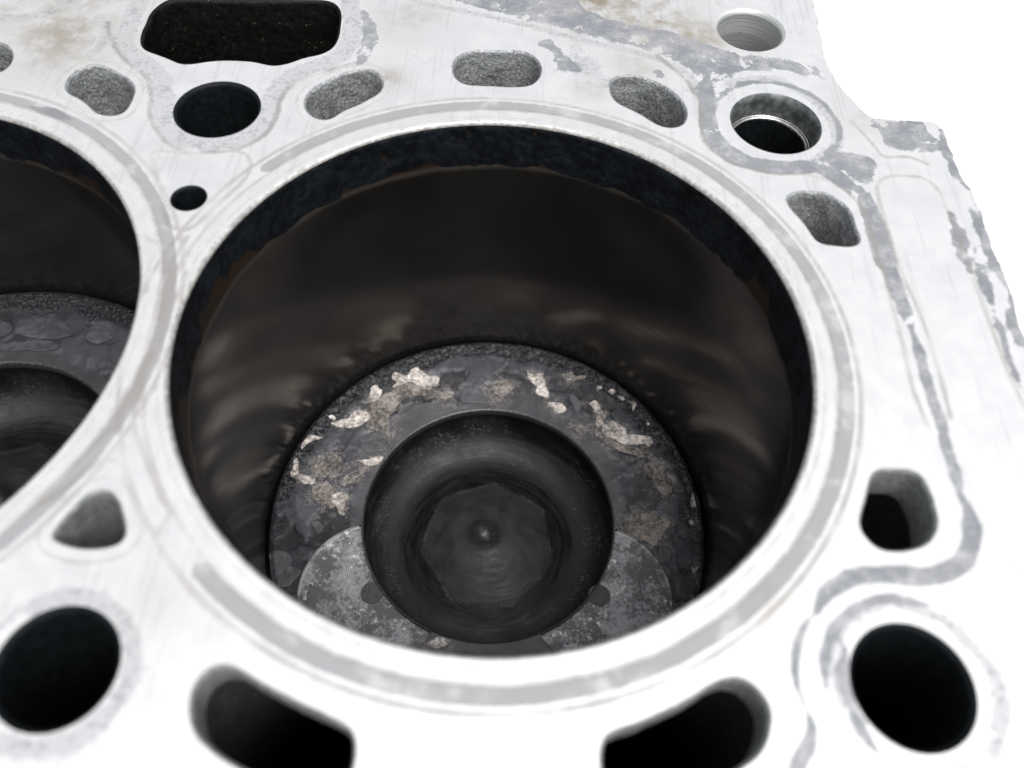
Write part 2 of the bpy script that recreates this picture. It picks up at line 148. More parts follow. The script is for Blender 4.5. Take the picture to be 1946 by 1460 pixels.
def region_mesh(loops, test, bbox, h):
    """flat mesh of the region where test(P) is true: square cells inside, a constrained triangulation along the outlines"""
    x = np.arange(bbox[0], bbox[1]+h, h); y = np.arange(bbox[2], bbox[3]+h, h)
    X, Y = np.meshgrid(x, y, indexing='ij'); G = np.c_[X.ravel(), Y.ravel()]
    ny = len(y)
    ok = test(G)
    dmin = np.full(len(G), 9.0)
    for L in loops:
        A, B = L, np.roll(L, -1, 0)
        for a, b in zip(A, B):
            i0 = max(int((min(a[0], b[0])-bbox[0])/h)-2, 0); i1 = min(int((max(a[0], b[0])-bbox[0])/h)+4, len(x))
            j0 = max(int((min(a[1], b[1])-bbox[2])/h)-2, 0); j1 = min(int((max(a[1], b[1])-bbox[2])/h)+4, ny)
            if i0 >= i1 or j0 >= j1: continue
            ii, jj = np.meshgrid(np.arange(i0, i1), np.arange(j0, j1), indexing='ij'); k = (ii*ny+jj).ravel()
            q = G[k]-a; e = b-a; t = np.clip(q@e/max(e@e, 1e-12), 0, 1)
            dmin[k] = np.minimum(dmin[k], np.linalg.norm(q-t[:,None]*e, axis=1))
    ok &= dmin > 0.45*h
    O = ok.reshape(len(x), ny); D = dmin.reshape(len(x), ny)
    cell = O[:-1,:-1] & O[1:,:-1] & O[:-1,1:] & O[1:,1:]
    far = np.minimum(np.minimum(D[:-1,:-1], D[1:,1:]), np.minimum(D[1:,:-1], D[:-1,1:]))
    cell &= far > 0.5*h
    ci, cj = np.where(cell); v00 = ci*ny+cj
    quads = np.c_[v00, v00+ny, v00+ny+1, v00+1]
    E = {}
    pad = np.zeros((cell.shape[0]+2, cell.shape[1]+2), bool); pad[1:-1,1:-1] = cell
    edges = []
    b = np.where(cell & ~pad[:-2,1:-1]); edges.append(np.c_[b[0]*ny+b[1], b[0]*ny+b[1]+1])
    b = np.where(cell & ~pad[2:,1:-1]); edges.append(np.c_[(b[0]+1)*ny+b[1], (b[0]+1)*ny+b[1]+1])
    b = np.where(cell & ~pad[1:-1,:-2]); edges.append(np.c_[b[0]*ny+b[1], (b[0]+1)*ny+b[1]])
    b = np.where(cell & ~pad[1:-1,2:]); edges.append(np.c_[b[0]*ny+b[1]+1, (b[0]+1)*ny+b[1]+1])
    edges = np.concatenate(edges)
    sv = np.unique(edges); smap = {int(k): i for i, k in enumerate(sv)}
    verts = [Vector((float(G[k,0]), float(G[k,1]))) for k in sv]
    ed = [(smap[int(a)], smap[int(b)]) for a, b in edges]
    for L in loops:
        o = len(verts); n = len(L)
        verts += [Vector((float(q[0]), float(q[1]))) for q in L]
        ed += [(o+i, o+(i+1) % n) for i in range(n)]
    vo, eo, fo, ov, oe, of = delaunay_2d_cdt(verts, ed, [], 0, 1e-6)
    VO = np.array([(v.x, v.y) for v in vo]); FO = np.array(fo)
    cen = VO[FO].mean(1)
    keep = test(cen)
    gi = np.clip(((cen[:,0]-bbox[0])/h).astype(int), 0, cell.shape[0]-1); gj = np.clip(((cen[:,1]-bbox[2])/h).astype(int), 0, cell.shape[1]-1)
    keep &= ~cell[gi, gj]
    FO = FO[keep]
    used = np.unique(quads); gmap = -np.ones(len(G), np.int64); gmap[used] = np.arange(len(used))
    V = [G[used]]; nb = len(used); vm = np.zeros(len(VO), np.int64); extra = []
    for i, src in enumerate(ov):
        s = [k for k in src if k < len(sv)]
        if s and gmap[sv[s[0]]] >= 0: vm[i] = gmap[sv[s[0]]]
        else: vm[i] = nb+len(extra); extra.append(VO[i])
    if extra: V.append(np.array(extra))
    V = np.concatenate(V)
    T = vm[FO]
    a = (V[T[:,1]]-V[T[:,0]]); c = (V[T[:,2]]-V[T[:,0]])
    flip = a[:,0]*c[:,1]-a[:,1]*c[:,0] < 0
    T[flip] = T[flip][:,::-1]
    return V, gmap[quads], T

# ------------------------------------------------------------------ object helpers
def mesh_obj(name, V, faces, mat, parent=None, smooth=True, attrs=None, origin=(0, 0, 0)):
    me = bpy.data.meshes.new(name)
    V = (np.asarray(V, float)-np.asarray(origin, float))*MM
    counts = []; idx = []
    for F in faces:
        F = np.asarray(F)
        if len(F) == 0: continue
        counts.append(np.full(len(F), F.shape[1])); idx.append(F.ravel())
    counts = np.concatenate(counts); idx = np.concatenate(idx)
    me.vertices.add(len(V)); me.vertices.foreach_set('co', V.astype(np.float32).ravel())
    me.loops.add(len(idx)); me.loops.foreach_set('vertex_index', idx.astype(np.int32))
    me.polygons.add(len(counts)); me.polygons.foreach_set('loop_start', np.r_[0, np.cumsum(counts)[:-1]].astype(np.int32))
    me.update(calc_edges=True); me.validate()
    me.polygons.foreach_set('use_smooth', np.full(len(me.polygons), smooth))
    if attrs and len(me.vertices) == len(V):
        for k, v in attrs.items():
            a = me.attributes.new(k, 'FLOAT', 'POINT'); a.data.foreach_set('value', np.asarray(v, np.float32))
    me.materials.append(mat)
    o = bpy.data.objects.new(name, me); SC.collection.objects.link(o)
    o.location = [c*MM for c in origin]
    if parent:
        o.parent = parent
        o.location = [c*MM-pc for c, pc in zip(origin, parent.location)]
    return o
def empty(name, loc, label, cat, group=None):
    o = bpy.data.objects.new(name, None); SC.collection.objects.link(o)
    o.empty_display_size = 0.02; o.location = [c*MM for c in loc]
    o['label'] = label; o['category'] = cat
    if group: o['group'] = group
    return o
def grid_faces(nr, nc, closed=True, flip=False):
    i, j = np.meshgrid(np.arange(nr-1), np.arange(nc if closed else nc-1), indexing='ij')
    i, j = i.ravel(), j.ravel(); k = (j+1) % nc
    F = np.c_[i*nc+j, i*nc+k, (i+1)*nc+k, (i+1)*nc+j]
    return F[:,::-1] if flip else F
def tube(outline, prof, rough=0.0, seed=0, inward=True, cap=True):
    """rings of an outline (ccw) going down a profile of (z, outward offset)"""
    n = len(outline); V = []
    t = np.roll(outline, -1, 0)-np.roll(outline, 1, 0); t /= np.linalg.norm(t, axis=1)[:,None]+1e-12
    N = np.c_[t[:,1], -t[:,0]]
    for z, d in prof: V.append(np.c_[outline+d*N, np.full(n, z)])
    V = np.concatenate(V)
    if rough:
        NN = np.tile(N, (len(prof), 1))
        w = np.clip((-V[:,2]-0.25)/0.6, 0, 1)
        dsp = (fbm(V, 0.9, 3, seed)-0.5)*1.4*rough + (fbm(V, 3.5, 2, seed+3)-0.5)*1.2*rough
        V[:,:2] += NN*(dsp*w)[:,None]
    F = grid_faces(len(prof), n, True, flip=not inward)
    faces = [F[:,::-1]]
    if cap:
        c = len(V); V = np.r_[V, [[outline[:,0].mean(), outline[:,1].mean(), prof[-1][0]-0.5]]]
        l0 = (len(prof)-1)*n; k = np.arange(n)
        faces.append(np.c_[l0+k, l0+(k+1) % n, np.full(n, c)])
    return V, faces

# ------------------------------------------------------------------ materials
def newmat(name):
    m = bpy.data.materials.new(name); m.use_nodes = True
    return m, NT(m.node_tree)
class NT:
    def __init__(s, nt):
        s.nt = nt; s.n = nt.nodes; s.l = nt.links; s.b = nt.nodes['Principled BSDF']
        s.tc = s.n.new('ShaderNodeTexCoord')
    def _in(s, sock, v):
        if v is None: return
        if isinstance(v, bpy.types.NodeSocket): s.l.new(v, sock)
        elif isinstance(v, (tuple, list)) and len(v) == 3 and sock.type == 'RGBA': sock.default_value = (*v, 1)
        else: sock.default_value = v
    def m(s, op, a, b=None, c=None, clamp=False):
        n = s.n.new('ShaderNodeMath'); n.operation = op; n.use_clamp = clamp
        s._in(n.inputs[0], a); s._in(n.inputs[1], b)
        if c is not None: s._in(n.inputs[2], c)
        return n.outputs[0]
    def noise(s, size_mm, detail=5, rough=0.55, vec=None, dist=0.0):
        n = s.n.new('ShaderNodeTexNoise'); n.inputs['Scale'].default_value = 1000.0/size_mm
        n.inputs['Detail'].default_value = detail; n.inputs['Roughness'].default_value = rough; n.inputs['Distortion'].default_value = dist
        s.l.new(vec if vec is not None else s.tc.outputs['Object'], n.inputs['Vector']); return n.outputs['Fac']
    def vor(s, size_mm, feat='F1', vec=None):
        n = s.n.new('ShaderNodeTexVoronoi'); n.feature = feat; n.inputs['Scale'].default_value = 1000.0/size_mm
        s.l.new(vec if vec is not None else s.tc.outputs['Object'], n.inputs['Vector']); return n
    def attr(s, name):
        n = s.n.new('ShaderNodeAttribute'); n.attribute_name = name; return n.outputs['Fac']
    def step(s, x, a, b, lo=0.0, hi=1.0):
        n = s.n.new('ShaderNodeMapRange'); n.interpolation_type = 'SMOOTHSTEP'
        s._in(n.inputs['Value'], x); n.inputs['From Min'].default_value = a; n.inputs['From Max'].default_value = b
        n.inputs['To Min'].default_value = lo; n.inputs['To Max'].default_value = hi; return n.outputs[0]
    def mix(s, f, a, b):
        n = s.n.new('ShaderNodeMix'); n.data_type = 'RGBA'
        s._in(n.inputs['Factor'], f); s._in(n.inputs[6], a); s._in(n.inputs[7], b); return n.outputs[2]
    def lerp(s, f, a, b):
        n = s.n.new('ShaderNodeMix'); n.data_type = 'FLOAT'
        s._in(n.inputs['Factor'], f); s._in(n.inputs[2], a); s._in(n.inputs[3], b); return n.outputs[0]
    def scaled(s, sx, sy, sz):
        n = s.n.new('ShaderNodeMapping'); n.inputs['Scale'].default_value = (sx, sy, sz)
        s.l.new(s.tc.outputs['Object'], n.inputs['Vector']); return n.outputs[0]
    def bump(s, h, dist_mm, strength=1.0, prev=None):
        n = s.n.new('ShaderNodeBump'); n.inputs['Strength'].default_value = strength; n.inputs['Distance'].default_value = dist_mm*MM
        s._in(n.inputs['Height'], h)
        if prev is not None: s.l.new(prev, n.inputs['Normal'])
        return n.outputs[0]
    def out(s, col=None, rough=None, metal=None, normal=None, spec=None):
        b = s.b
        s._in(b.inputs['Base Color'], col); s._in(b.inputs['Roughness'], rough); s._in(b.inputs['Metallic'], metal)
        s._in(b.inputs['Specular IOR Level'], spec)
        if normal is not None: s.l.new(normal, b.inputs['Normal'])
    def sep(s):
        n = s.n.new('ShaderNodeSeparateXYZ'); s.l.new(s.tc.outputs['Object'], n.inputs[0]); return n.outputs

def mat_deck():
    m, t = newmat('machined_aluminium_deck')
    big = t.noise(9, 4, 0.6); mid = t.noise(2.6, 5, 0.62); fine = t.noise(0.7, 3, 0.6); brush = t.noise(0.5, 2, 0.6, t.scaled(0.12, 1.6, 1))
    col = t.mix(t.step(t.m('ADD', t.m('MULTIPLY', big, 0.6), t.m('MULTIPLY', mid, 0.4)), 0.36, 0.62), (0.735, 0.735, 0.74), (0.79, 0.79, 0.79))
    scr = t.step(t.noise(1.1, 2, 0.5, t.scaled(1.5, 0.05, 1)), 0.60, 0.66)
    col = t.mix(t.m('MULTIPLY', scr, 0.22), col, (0.4, 0.4, 0.41))
    col = t.mix(t.m('MULTIPLY', t.step(brush, 0.5, 0.75), 0.10), col, (0.5, 0.5, 0.52))
    # brown and yellow film left by coolant and oil
    sv = t.m('MULTIPLY', t.attr('stain'), t.step(t.m('ADD', t.m('MULTIPLY', mid, 0.6), t.m('MULTIPLY', big, 0.6)), 0.45, 0.75))
    col = t.mix(t.m('MULTIPLY', sv, 1.0, clamp=True), col, (0.37, 0.32, 0.245))
    # mottled grey film: gasket bead print, and oxide with painted dimming over the far deck
    md = t.m('ADD', t.attr('mott'), t.m('MULTIPLY', t.m('SUBTRACT', mid, 0.5), 2.4))
    mm_ = t.m('MULTIPLY', t.step(md, 0.25, -0.35), t.step(t.m('ADD', t.m('MULTIPLY', fine, 0.55), t.m('MULTIPLY', mid, 0.45)), 0.43, 0.57))
    fm = t.m('MULTIPLY', t.step(md, 0.5, -0.6), 0.58)
    mm_ = t.m('MAXIMUM', t.m('MULTIPLY', mm_, 0.85), fm)
    col = t.mix(mm_, col, (0.20, 0.207, 0.22))
    # solid gasket residue, blue grey, ragged edges, small bare flakes
    gd = t.m('ADD', t.attr('grey'), t.m('ADD', t.m('MULTIPLY', t.m('SUBTRACT', mid, 0.5), t.attr('ragged')), t.m('MULTIPLY', t.m('SUBTRACT', fine, 0.5), 0.40)))
    gm = t.m('MULTIPLY', t.step(gd, 0.20, -0.22), t.step(t.m('ADD', t.m('MULTIPLY', t.noise(3.4, 5, 0.65), 0.7), t.m('MULTIPLY', fine, 0.3)), 0.36, 0.56, 0.72, 1.0))
    chips = t.step(t.m('ADD', t.noise(4.5, 6, 0.68, dist=0.3), t.m('MULTIPLY', t.m('SUBTRACT', t.attr('ragged'), 0.75), 0.03)), 0.665, 0.685)
    gm = t.m('MULTIPLY', gm, t.m('SUBTRACT', 1.0, chips))
    gcol = t.mix(t.step(big, 0.35, 0.65), (0.155, 0.162, 0.180), (0.215, 0.221, 0.235))
    col = t.mix(gm, col, gcol)
    # ring of print round each bore
    rd_ = t.m('ADD', t.attr('ring'), t.m('ADD', t.m('MULTIPLY', t.m('SUBTRACT', mid, 0.5), 0.42), t.m('MULTIPLY', t.m('SUBTRACT', fine, 0.5), 0.25)))
    rm = t.m('MULTIPLY', t.step(rd_, 0.12, -0.12), t.step(t.noise(6, 5, 0.62), 0.34, 0.48, 0.72, 1.0))
    col = t.mix(t.m('MULTIPLY', rm, 0.85), col, (0.165, 0.165, 0.174))
    # thin bead lines
    ld = t.m('ADD', t.attr('bead'), t.m('MULTIPLY', t.m('SUBTRACT', mid, 0.45), 0.35))
    lm = t.m('MULTIPLY', t.step(ld, 0.72, 0.08), t.step(big, 0.25, 0.6, 0.38, 0.8))
    col = t.mix(lm, col, (0.20, 0.186, 0.176))
    # dark specks
    sp = t.step(t.vor(1.7).outputs['Distance'], 0.10, 0.04)
    spm = t.m('MULTIPLY', sp, t.step(t.noise(12, 3), 0.56, 0.66))
    col = t.mix(t.m('MULTIPLY', spm, 0.7), col, (0.12, 0.11, 0.10))
    cover = t.m('MAXIMUM', t.m('MAXIMUM', gm, rm), t.m('MAXIMUM', mm_, lm))
    ro = t.lerp(cover, t.step(mid, 0.3, 0.7, 0.40, 0.46), 0.62)
    nb = t.bump(t.m('ADD', t.m('MULTIPLY', brush, 0.5), t.m('MULTIPLY', fine, 0.5)), 0.003)
    t.out(col, ro, t.lerp(cover, 0.75, 0.05), nb)
    return m
def mat_cast(name, dark, light, rough=0.6, metal=0.3, bump=0.12, size=0.55):
    m, t = newmat(name)
    a = t.m('SUBTRACT', 1.0, t.vor(size*1.5).outputs['Distance']); a = t.m('ADD', t.m('MULTIPLY', a, 0.55), t.m('MULTIPLY', t.noise(size, 3, 0.6), 0.45)); b = t.noise(4, 4)
    col = t.mix(t.step(t.m('ADD', t.m('MULTIPLY', a, 0.6), t.m('MULTIPLY', b, 0.4)), 0.35, 0.68), dark, light)
    pit = t.step(t.vor(1.5).outputs['Distance'], 0.16, 0.08)
    pit = t.m('MULTIPLY', pit, t.step(t.noise(3, 2), 0.52, 0.6))
    col = t.mix(t.m('MULTIPLY', pit, 0.85), col, (0.02, 0.02, 0.02))
    nb = t.bump(a, bump); nb = t.bump(t.noise(size*2.6, 3), bump*1.5, 0.8, nb)
    t.out(col, rough, metal, nb)
    return m
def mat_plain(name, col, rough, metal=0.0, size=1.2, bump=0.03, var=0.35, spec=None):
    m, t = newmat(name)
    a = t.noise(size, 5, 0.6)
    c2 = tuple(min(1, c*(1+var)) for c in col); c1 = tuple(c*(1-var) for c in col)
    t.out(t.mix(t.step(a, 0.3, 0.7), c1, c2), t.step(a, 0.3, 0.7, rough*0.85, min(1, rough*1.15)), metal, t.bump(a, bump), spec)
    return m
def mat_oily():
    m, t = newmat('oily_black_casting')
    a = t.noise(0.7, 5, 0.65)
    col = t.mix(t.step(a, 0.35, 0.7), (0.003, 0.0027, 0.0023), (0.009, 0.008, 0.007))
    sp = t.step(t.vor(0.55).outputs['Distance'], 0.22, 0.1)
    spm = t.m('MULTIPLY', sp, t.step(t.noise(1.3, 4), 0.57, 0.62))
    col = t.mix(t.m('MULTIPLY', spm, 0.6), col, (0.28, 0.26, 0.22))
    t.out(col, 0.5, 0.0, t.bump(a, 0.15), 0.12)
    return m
def mat_bored(name):
    m, t = newmat(name)
    tool = t.noise(0.5, 3, 0.5, t.scaled(0.02, 0.02, 2.2))
    a = t.noise(2.0, 4)
    col = t.mix(t.step(tool, 0.35, 0.7), (0.30, 0.31, 0.31), (0.58, 0.59, 0.58))
    pit = t.step(t.vor(1.3).outputs['Distance'], 0.14, 0.07)
    col = t.mix(t.m('MULTIPLY', pit, t.step(a, 0.5, 0.6)), col, (0.05, 0.05, 0.05))
    t.out(col, 0.42, 0.5, t.bump(tool, 0.03))
    return m
def mat_bore():
    m, t = newmat('honed_iron_bore')
    xyz = t.sep()
    z = t.m('MULTIPLY', xyz[2], 1000.0)
    around = t.noise(10, 5, 0.6, t.scaled(1, 1, 0.35)); hone = t.noise(0.9, 4, 0.6, t.scaled(0.08, 0.08, 1.6)); film = t.noise(22, 4, 0.6)
    col = t.mix(t.step(film, 0.35, 0.65), (0.076, 0.069, 0.062), (0.110, 0.102, 0.093))
    col = t.mix(t.m('MULTIPLY', t.step(hone, 0.45, 0.7), 0.35), col, (0.075, 0.067, 0.058))
    # varnish above the ring travel
    zz = t.m('ADD', z, t.m('MULTIPLY', t.m('SUBTRACT', around, 0.5), 1.5))
    var_ = t.step(zz, -10.2, -8.2)
    col = t.mix(var_, col, (0.013, 0.0075, 0.004))
    # polished line where the top ring turns
    ln = t.m('MULTIPLY', t.step(z, -10.0, -9.3), t.step(z, -8.6, -9.2))
    col = t.mix(t.m('MULTIPLY', ln, 0.6), col, (0.05, 0.045, 0.04))
    # dust specks stuck to the oil film
    sp = t.step(t.vor(5.5).outputs['Distance'], 0.028, 0.012)
    col = t.mix(t.m('MULTIPLY', sp, 0.55), col, (0.42, 0.38, 0.33))
    ro = t.lerp(var_, t.step(t.m('ADD', t.m('MULTIPLY', film, 0.5), t.m('MULTIPLY', hone, 0.5)), 0.3, 0.7, 0.13, 0.22), 0.5)
    t.out(col, ro, t.lerp(var_, 0.92, 0.0), t.bump(hone, 0.0015), 0.3)
    return m
def mat_carbon(name, dark, light, rough=0.55, bump=0.12, size=0.8, spec=0.35):
    m, t = newmat(name)
    a = t.noise(size, 5, 0.65); b = t.noise(6, 4)
    col = t.mix(t.step(t.m('ADD', t.m('MULTIPLY', a, 0.55), t.m('MULTIPLY', b, 0.45)), 0.38, 0.66), dark, light)
    t.out(col, rough, 0.0, t.bump(a, bump), spec)
    return m
def mat_crown(name='carbon_coated_crown', k=1.0):
    m, t = newmat(name)
    tone = t.attr('tone'); zone = t.attr('zone'); gran = t.attr('gran')
    a = t.noise(0.45, 5, 0.65); b = t.noise(5, 5, 0.6); c = t.noise(1.6, 5, 0.6)
    bare = t.mix(t.step(b, 0.35, 0.65), (0.048, 0.047, 0.053), (0.078, 0.076, 0.084))
    flake = t.mix(tone, (0.007, 0.008, 0.0105), (0.072, 0.074, 0.088))
    flake = t.mix(t.m('MULTIPLY', t.step(c, 0.52, 0.72), 0.5), flake, (0.11, 0.102, 0.098))
    col = t.mix(zone, bare, flake)
    ash = t.m('MULTIPLY', t.attr('ash'), t.step(t.m('ADD', t.m('MULTIPLY', c, 0.6), t.m('MULTIPLY', a, 0.4)), 0.45, 0.6))
    col = t.mix(ash, col, t.mix(t.step(a, 0.4, 0.65), (0.095, 0.087, 0.082), (0.33, 0.297, 0.275)))
    gcol = t.mix(t.step(t.noise(0.5, 4, 0.65), 0.46, 0.66), (0.003, 0.003, 0.004), (0.085, 0.086, 0.098))
    col = t.mix(gran, col, gcol)
    sp = t.m('MULTIPLY', t.step(t.vor(1.1).outputs['Distance'], 0.14, 0.05), t.step(t.noise(7, 3), 0.55, 0.66))
    col = t.mix(t.m('MULTIPLY', sp, 0.7), col, (0.42, 0.38, 0.34))
    nb = t.bump(a, 0.05); nb = t.bump(c, 0.08, 0.6, nb)
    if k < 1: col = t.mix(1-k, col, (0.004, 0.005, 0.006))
    t.out(col, t.lerp(gran, t.lerp(zone, 0.42, 0.55), 0.5), 0.0, nb, 0.45)
    return m
def mat_relief():
    m, t = newmat('machined_valve_pocket')
    xyz = t.sep()
    d = t.m('SQRT', t.m('ADD', t.m('MULTIPLY', xyz[0], xyz[0]), t.m('MULTIPLY', xyz[1], xyz[1])))
    arc = t.m('SINE', t.m('MULTIPLY', t.m('ADD', xyz[0], t.m('MULTIPLY', xyz[1], 0.35)), 2*math.pi/0.00042))
    oi = t.n.new('ShaderNodeObjectInfo'); va = t.n.new('ShaderNodeVectorMath'); va.operation = 'ADD'
    t.l.new(t.tc.outputs['Object'], va.inputs[0]); t.l.new(oi.outputs['Location'], va.inputs[1]); wv = va.outputs[0]
    a = t.noise(0.7, 5, 0.65, wv); b = t.noise(5.5, 5, 0.6, wv)
    carbon = t.step(t.m('ADD', t.m('MULTIPLY', b, 0.7), t.m('MULTIPLY', a, 0.3)), 0.56, 0.44)
    col = t.mix(t.step(a, 0.35, 0.7), (0.22, 0.22, 0.23), (0.40, 0.40, 0.415))
    col = t.mix(t.m('MULTIPLY', t.step(arc, -0.1, 0.7), t.step(b, 0.59, 0.66)), col, (0.46, 0.46, 0.48))
    col = t.mix(carbon, col, (0.105, 0.106, 0.114))
    white = t.m('MULTIPLY', t.step(t.noise(1.1, 5, 0.7, wv), 0.56, 0.64), t.step(t.noise(6, 3, 0.55, wv), 0.46, 0.58))
    col = t.mix(white, col, (0.72, 0.69, 0.68))
    rimm = t.step(d, 0.01295, 0.01325)
    col = t.mix(t.m('MULTIPLY', rimm, t.step(b, 0.4, 0.55)), col, (0.42, 0.42, 0.43))
    pit = t.m('MULTIPLY', t.step(t.vor(2.3).outputs['Distance'], 0.17, 0.10), t.step(t.noise(5, 2), 0.5, 0.58))
    col = t.mix(t.m('MULTIPLY', pit, 0.8), col, (0.035, 0.035, 0.04))
    nb = t.bump(arc, 0.012, 0.7); nb = t.bump(a, 0.05, 0.8, nb)
    t.out(col, 0.5, t.lerp(carbon, 0.4, 0.0), nb)
    return m
def mat_bowl(name='carbon_black_bowl', k=1.0):
    m, t = newmat(name)
    xyz = t.sep()
    d = t.m('MULTIPLY', t.m('SQRT', t.m('ADD', t.m('MULTIPLY', xyz[0], xyz[0]), t.m('MULTIPLY', xyz[1], xyz[1]))), 1000.0)
    ang = t.m('ARCTAN2', xyz[1], xyz[0])
    a = t.noise(0.5, 5, 0.65); b = t.noise(7, 5, 0.6); swirl = t.noise(3.5, 5, 0.6)
    cm = t.n.new('ShaderNodeCombineXYZ'); t.l.new(t.m('MULTIPLY', d, 0.001), cm.inputs[0]); t.l.new(t.m('MULTIPLY', ang, 0.0016), cm.inputs[1])
    rings = t.noise(0.8, 4, 0.6, cm.outputs[0])
    # the spray print: seven lobes
    sec = t.m('SUBTRACT', t.m('FLOORED_MODULO', t.m('ADD', ang, 0.25), 2*math.pi/7), math.pi/7)
    lobe = t.m('ADD', t.m('DIVIDE', 12.6, t.m('COSINE', sec)), t.m('MULTIPLY', t.m('SUBTRACT', b, 0.5), 1.4))
    dl = t.m('SUBTRACT', d, lobe)
    inner = t.step(dl, 0.35, -0.35)
    col = t.mix(t.step(rings, 0.4, 0.65), (0.003, 0.003, 0.0036), (0.013, 0.0125, 0.0135))
    col = t.mix(t.m('MULTIPLY', inner, 0.75), col, t.mix(t.step(swirl, 0.35, 0.65), (0.024, 0.0238, 0.0242), (0.039, 0.0382, 0.0385)))
    edge = t.m('MULTIPLY', t.step(t.m('ABSOLUTE', dl), 0.55, 0.1), t.step(a, 0.45, 0.62))
    col = t.mix(t.m('MULTIPLY', edge, t.step(b, 0.4, 0.6, 0.1, 0.6)), col, (0.12, 0.098, 0.072))
    pitz = t.m('MULTIPLY', t.step(d, 19.0, 20.5), t.step(b, 0.46, 0.62))
    sp = t.m('MULTIPLY', pitz, t.step(t.noise(0.45, 4, 0.7), 0.54, 0.62))
    col = t.mix(t.m('MULTIPLY', sp, 0.7), col, (0.13, 0.12, 0.118))
    crack = t.m('MULTIPLY', t.step(d, 3.0, 1.2), t.step(t.noise(0.9, 5, 0.7), 0.54, 0.64))
    col = t.mix(t.m('MULTIPLY', crack, 0.5), col, (0.10, 0.095, 0.09))
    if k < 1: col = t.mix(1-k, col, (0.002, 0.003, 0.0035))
    ro = t.step(t.m('ADD', t.m('MULTIPLY', rings, 0.5), t.m('MULTIPLY', b, 0.5)), 0.35, 0.65, 0.42, 0.7)
    nb = t.bump(rings, 0.06, 0.9); nb = t.bump(t.noise(0.7, 4, 0.7), 0.06, 0.7, nb)
    t.out(col, t.lerp(t.step(d, 3.5, 1.5), ro, 0.3), 0.0, nb, 0.4)
    return m
def mat_ground():
    m, t = newmat('pale_concrete')
    a = t.noise(400, 6, 0.6); b = t.noise(14, 6, 0.7)
    col = t.mix(t.step(a, 0.3, 0.7), (0.66, 0.65, 0.64), (0.76, 0.755, 0.75))
    col = t.mix(t.m('MULTIPLY', t.step(b, 0.5, 0.8), 0.25), col, (0.5, 0.49, 0.48))
    t.out(col, 0.8, 0.0, t.bump(b, 1.2))
    return m
M = dict(deck=mat_deck(), cast=mat_cast('rough_cast_passage', (0.15, 0.155, 0.16), (0.34, 0.35, 0.355), 0.5, 0.25, 0.16, 0.34),
         smooth=mat_cast('grey_cast_passage', (0.12, 0.127, 0.124), (0.22, 0.228, 0.222), 0.6, 0.1, 0.05, 0.5),
         side=mat_cast('sand_cast_flank', (0.32, 0.32, 0.32), (0.5, 0.5, 0.5), 0.6, 0.3, 0.3, 1.2),
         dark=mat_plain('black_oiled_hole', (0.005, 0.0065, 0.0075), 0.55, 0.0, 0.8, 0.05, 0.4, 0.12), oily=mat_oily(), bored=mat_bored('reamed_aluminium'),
         cbore=mat_cast('stained_counterbore', (0.055, 0.06, 0.062), (0.17, 0.18, 0.18), 0.4, 0.4, 0.04, 0.8),
         steel=mat_plain('dowel_steel', (0.55, 0.54, 0.52), 0.25, 1.0, 0.6, 0.01, 0.15),
         bore=mat_bore(), ring=mat_carbon('carbon_crust', (0.0012, 0.0016, 0.0023), (0.0075, 0.0098, 0.013), 0.42, 0.3, 1.3, 0.2),
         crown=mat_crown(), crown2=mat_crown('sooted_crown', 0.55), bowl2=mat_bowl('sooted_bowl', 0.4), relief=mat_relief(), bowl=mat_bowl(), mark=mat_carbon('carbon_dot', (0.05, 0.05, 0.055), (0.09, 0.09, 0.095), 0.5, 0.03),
         skirt=mat_plain('piston_side', (0.04, 0.04, 0.042), 0.45, 0.3), lip=mat_plain('worn_lip', (0.062, 0.062, 0.066), 0.38, 0.5, 0.5, 0.03, 0.5),
         pale=mat_carbon('bone_ash_flake', (0.13, 0.117, 0.108), (0.78, 0.715, 0.67), 0.75, 0.16, 0.8),
         tan=mat_carbon('tan_ash_flake', (0.045, 0.041, 0.039), (0.33, 0.295, 0.27), 0.75, 0.10, 0.7),
         grey=mat_carbon('slate_carbon_flake', (0.060, 0.060, 0.066), (0.12, 0.12, 0.13), 0.5, 0.05, 1.2),
         grey2=mat_carbon('sooty_flake', (0.030, 0.032, 0.036), (0.062, 0.066, 0.072), 0.5, 0.05, 1.2),
         liner=mat_cast('iron_liner_chamfer', (0.3, 0.29, 0.28), (0.55, 0.54, 0.52), 0.5, 0.5, 0.03, 0.5), ground=mat_ground())

# ------------------------------------------------------------------ ground
gv = np.array([(-60000, -60000, -215), (60000, -60000, -215), (60000, 60000, -215), (-60000, 60000, -215)], float)
ground = mesh_obj('ground', gv, [np.array([[0, 1, 2, 3]])], M['ground'], smooth=False)
ground['kind'] = 'structure'

# ------------------------------------------------------------------ engine block
block = empty('engine_block', (0, 0, -215), 'bare aluminium engine block, its flat top full of bores, bolt holes and coolant slots', 'engine block')
CH = 0.35                                           # broken edge round every opening
cuts = {}
for k, pts in HOLES.items(): cuts[k] = ccw(smooth_closed(spline(pts, 0.45), 3))
for k, (cx, cy, r) in CIRC.items(): cuts[k] = circle(cx, cy, r, 20+int(r*12))
cuts['bore'] = circle(0, 0, R, 480); cuts['bore2'] = circle(*BORE2, R, 480)
chamf = {k: CH for k in cuts}
chamf.update(I=0.6, J=0.45, bore=0.45, bore2=0.45, A=0.5, D=0.55, N=0.6, Q=0.6)
rim = {k: offset(p, chamf[k]) for k, p in cuts.items()}
out0 = spline(OUTER, 0.6); out0 = ccw(out0)
nz = np.c_[fbm(out0, 2.2, 4, 3), fbm(out0, 2.2, 4, 8)]-0.5
vis = (out0[:,0] > 50).astype(float)[:,None]
